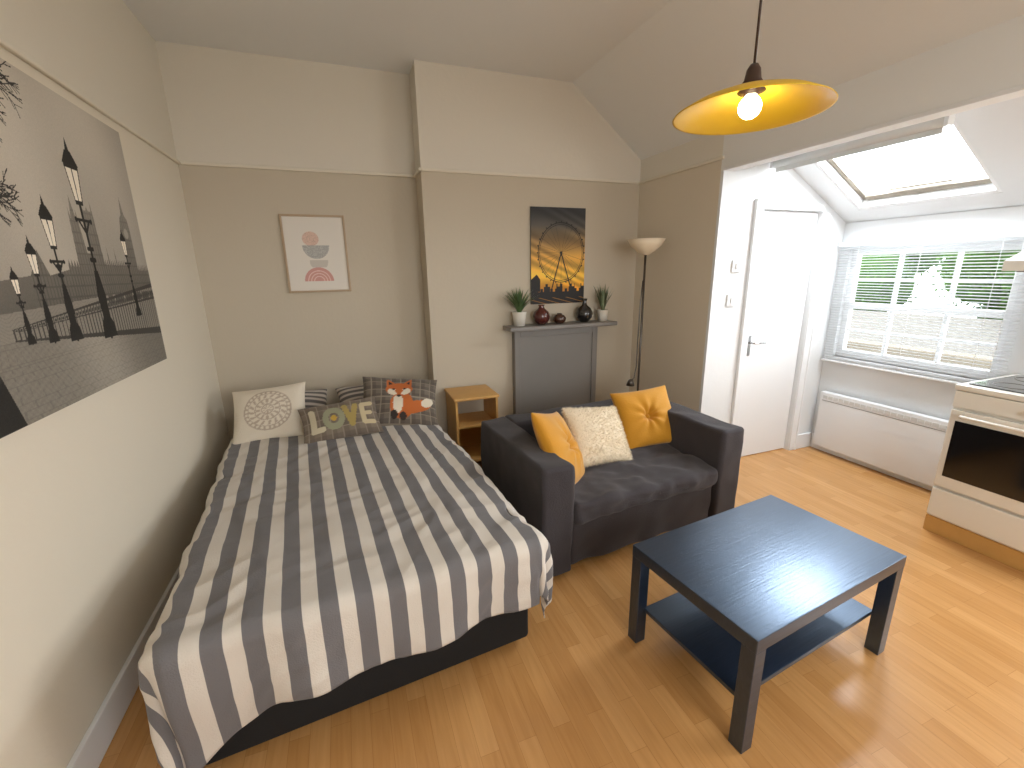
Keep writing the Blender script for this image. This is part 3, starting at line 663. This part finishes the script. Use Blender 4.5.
mesh('slats',vs,fs,M['alu'],vb,True)
box('head_rail',(-0.02,-hw,0.905),(0.02,hw,0.935),M['alu'],vb,bevel=0.002)
box('bottom_rail',(-0.014,-hw,0.0),(0.014,hw,0.014),M['alu'],vb,bevel=0.003)
for y in (-0.4,0,0.4): tube('ladder_cord',[(-0.013,y,0.01),(-0.013,y,0.905)],0.0012,M['alu'],vb,6)
tube('pull_cord',[(-0.022,-hw+0.06,0.9),(-0.024,-hw+0.06,0.1)],0.0018,M['alu'],vb,6)
rb=thing('roller_blind','pale grey roller blind rolled up above the skylight','blind',(2.86,1.98,2.225))
tube('roll',[(0,-0.47,0),(0,0.47,0)],0.028,M['blind'],rb,24)
box('bracket',(-0.025,-0.49,-0.025),(0.025,-0.472,0.10),M['plastic'],rb); box('bracket',(-0.025,0.472,-0.025),(0.025,0.49,0.10),M['plastic'],rb)
box('bottom_bar',(-0.002,-0.46,-0.056),(0.004,0.46,-0.028),M['blind'],rb)
# ---------------------------------------------------------------- cooker + plinth + hood
ck=thing('cooker','white freestanding electric cooker with black glass oven door','cooker',(3.10,0.79,0.10))
boxes('body',[((0.02,0,0.0),(0.60,0.55,0.77))],M['enamel'],ck,bevel=0.004)
soft_box('hob_frame',(0.61,0.56,0.03),(0.305,0.275,0.785),0.006,M['enamel'],ck)
box('hob_glass',(0.05,0.03,0.80),(0.57,0.52,0.806),M['blackglass'],ck,bevel=0.001)
for i,(x,y,r) in enumerate([(0.18,0.15,0.09),(0.18,0.40,0.075),(0.44,0.15,0.075),(0.44,0.40,0.09)]): lathe('hob_ring',[(r-0.004,0.8065),(r-0.004,0.808),(r,0.808),(r,0.8065)],M['grey'],ck,40,(x,y,0))
soft_box('control_panel',(0.02,0.545,0.09),(0.012,0.275,0.72),0.004,M['enamel'],ck)
for y in (0.06,0.12,0.18,0.24): lathe('knob',[(0,0.03),(0.014,0.03),(0.018,0.0),(0,0.0)],M['enamel'],ck,24,(0.002,y,0.72),(0,math.radians(-90),0))
dr=soft_box('oven_door',(0.024,0.54,0.46),(0.008,0.275,0.43),0.006,M['enamel'],ck)
box('door_glass',(-0.008,0.035,0.27),(-0.0042,0.515,0.60),M['blackglass'],dr,bevel=0.001)
tube('handle',[(-0.004,0.06,0.635),(-0.035,0.065,0.635),(-0.04,0.09,0.635),(-0.04,0.46,0.635),(-0.035,0.485,0.635),(-0.004,0.49,0.635)],0.009,M['enamel'],dr)
soft_box('drawer',(0.024,0.54,0.17),(0.008,0.275,0.10),0.006,M['enamel'],ck)
pl=box('cooker_plinth',(3.12,0.78,0.0),(3.70,1.345,0.099),M['birch'],bevel=0.003); meta(pl,'light wood plinth raising the white cooker','plinth')
hb=thing('cooker_hood','white extractor hood above the cooker','hood',(XW,1.065,1.50))
prism('body',[(-0.48,0),(-0.002,0),(-0.002,0.11),(-0.30,0.11),(-0.48,0.05)],-0.27,0.27,M['enamel'],parent=hb)
box('filter',(-0.44,-0.23,-0.006),(-0.06,0.23,-0.0005),M['grey'],hb)

# ---------------------------------------------------------------- outside
gr=box('ground',(4.5,-40,-7.3),(60,60,-7.1),M['grass']); meta(gr,'grassy ground far below the window','ground',kind='stuff')
bd=thing('terrace_building','pale limestone terrace with slate roof across the street','building',(11,5,-7.1))
FT=6.6
box('facade',(0,-12,0),(5,12,FT),M['stone'],bd)
box('parapet',(-0.15,-12.1,FT),(0.25,12.1,FT+0.35),M['stone'],bd,bevel=0.03)
prism('roof',[(0.4,FT),(5,FT),(2.8,FT+0.8)],-12,12,M['slate'],parent=bd)
for k in range(8):
    y=-10+k*2.8
    boxes('facade_window',[((-0.06,y-0.55,FT-2.3),(0.0,y+0.55,FT-0.6))],M['darkpane'],bd)
    boxes('facade_window_frame',[((-0.10,y-0.62,FT-2.4),(-0.0,y-0.52,FT-0.5)),((-0.10,y+0.52,FT-2.4),(0,y+0.62,FT-0.5)),((-0.10,y-0.52,FT-0.62),(0,y+0.52,FT-0.5)),((-0.14,y-0.7,FT-2.5),(0,y+0.7,FT-2.4)),((-0.09,y-0.52,FT-1.5),(0,y+0.52,FT-1.44)),((-0.09,y-0.03,FT-2.4),(-0.0,y+0.03,FT-0.6))],M['white'],bd)
for k in range(3):
    boxes('chimney_stack',[((2.3,-8+k*7,FT+0.4),(3.4,-6.8+k*7,FT+1.3))],M['stone'],bd,bevel=0.03)
def tree(x,y,h,r,seed):
    t=thing('tree','leafy green tree behind the terrace','tree',(x,y,-7.1),group='trees behind the terrace')
    rnd=random.Random(seed)
    tube('trunk',[(0,0,0),(0.1,0.1,h*0.4),(0,0,h*0.7)],0.3,M['bark'],t)
    vs=[];fs=[]
    bl=[(rnd.uniform(-r,r)*0.55,rnd.uniform(-r,r)*0.70,h*0.72+rnd.uniform(-r,r)*0.6,r*rnd.uniform(0.35,0.5)) for _ in range(22)]
    for i in range(16000):
        cx,cy,cz,cr=rnd.choice(bl); d=Vector((rnd.gauss(0,1),rnd.gauss(0,1),rnd.gauss(0,1))).normalized()*cr*rnd.uniform(0.8,1.08)
        c=Vector((cx,cy,cz))+d; a=Vector((rnd.gauss(0,1),rnd.gauss(0,1),rnd.gauss(0,1))).normalized(); b=a.cross(d).normalized(); s=0.10
        k=len(vs); vs+=[c+a*s,c+b*s*0.6,c-a*s,c-b*s*0.6]; fs.append((k,k+1,k+2,k+3))
    mesh('foliage',vs,fs,M['foliage'],t)
    bm=bmesh.new()
    for cx,cy,cz,cr in bl: bmesh.ops.create_icosphere(bm,subdivisions=3,radius=cr*0.88,matrix=Matrix.Translation((cx,cy,cz)))
    for v in bm.verts: v.co+=v.normal*0.12*nz(v.co,1.8,seed)
    me=bpy.data.meshes.new('inner_foliage'); bm.to_mesh(me); bm.free(); me.materials.append(M['foliage_in']); link(bpy.data.objects.new('inner_foliage',me),t)
tree(21.5,7.0,11.3,3.4,1); tree(22.5,15.0,11.8,3.6,2); tree(21.5,-1.6,10.2,3.2,3); tree(23,23.4,11,3.5,4)
skm=bpy.data.materials.new('bright_overcast_sky'); skm.use_nodes=True; nt=skm.node_tree
for n in list(nt.nodes): nt.nodes.remove(n)
oo=nt.nodes.new('ShaderNodeOutputMaterial'); em=nt.nodes.new('ShaderNodeEmission'); tc=nt.nodes.new('ShaderNodeTexCoord'); cn=nt.nodes.new('ShaderNodeTexNoise'); cn.inputs['Scale'].default_value=0.03
cm=nt.nodes.new('ShaderNodeMix'); cm.data_type='RGBA'; cm.inputs['A'].default_value=(0.76,0.88,1,1); cm.inputs['B'].default_value=(1,1,1,1)
nt.links.new(tc.outputs['Object'],cn.inputs[0]); nt.links.new(cn.outputs[0],cm.inputs['Factor']); nt.links.new(cm.outputs['Result'],em.inputs[0]); em.inputs[1].default_value=6.5; nt.links.new(em.outputs[0],oo.inputs[0])
skd=lathe('sky',[(90,-7.3),(90,0),(80,41),(64,64),(41,80),(18,88),(0,90)],skm,None,24); meta(skd,'bright hazy overcast sky outside','sky',kind='stuff')

# ---------------------------------------------------------------- light
W=bpy.data.worlds.new('sky'); S.world=W; W.use_nodes=True
bg=W.node_tree.nodes['Background']; bg.inputs[0].default_value=(0.80,0.90,1.0,1); bg.inputs[1].default_value=1.0
def area(name,loc,rot,sx,sy,e=0,c=(1,1,1)):
    l=bpy.data.lights.new(name,'AREA'); l.shape='RECTANGLE'; l.size=sx; l.size_y=sy; l.energy=e; l.color=c
    o=bpy.data.objects.new(name,l); o.location=loc; o.rotation_euler=rot; link(o); return o
mx=(SX0+SX1)/2
area('skylight_daylight',(mx+0.135*math.sin(al)+0.0,(SY0+SY1)/2,sl(mx)+0.135*math.cos(al)+0.02),(0,al,0),slen-0.04,sw-0.04,42,(0.86,0.93,1.0))
area('rear_fill_light',(1.15,YF+0.02,1.6),(R(90),0,0),1.5,1.25,23,(1.0,0.93,0.83))  # added fill lamp behind the camera, brightens the whole room
area('side_fill_light',(XW-0.01,(KY0+KY1)/2,(KZ0+KZ1)/2),(0,R(90),0),KZ1-KZ0,KY1-KY0,29,(1.0,0.96,0.90))  # added fill lamp out of view, brightens left wall and table top
# ---------------------------------------------------------------- camera
cam=bpy.data.cameras.new('camera'); cam.sensor_width=36; cam.lens=440/1024*36; cam.clip_start=0.02; cam.clip_end=500
co=bpy.data.objects.new('camera',cam); link(co)
rt=Vector((0.936,-0.351,-0.0158)); fw=Vector((0.336,0.908,-0.2483)).normalized(); rt=(rt-fw*rt.dot(fw)).normalized(); up=rt.cross(fw)
m=Matrix.Identity(4)
for i in range(3): m[i][0]=rt[i]; m[i][1]=up[i]; m[i][2]=-fw[i]
m.translation=Vector((0,0,1.54)); co.matrix_world=m
S.camera=co
S.view_settings.view_transform='Standard'; S.view_settings.look='None'; S.view_settings.exposure=0.0
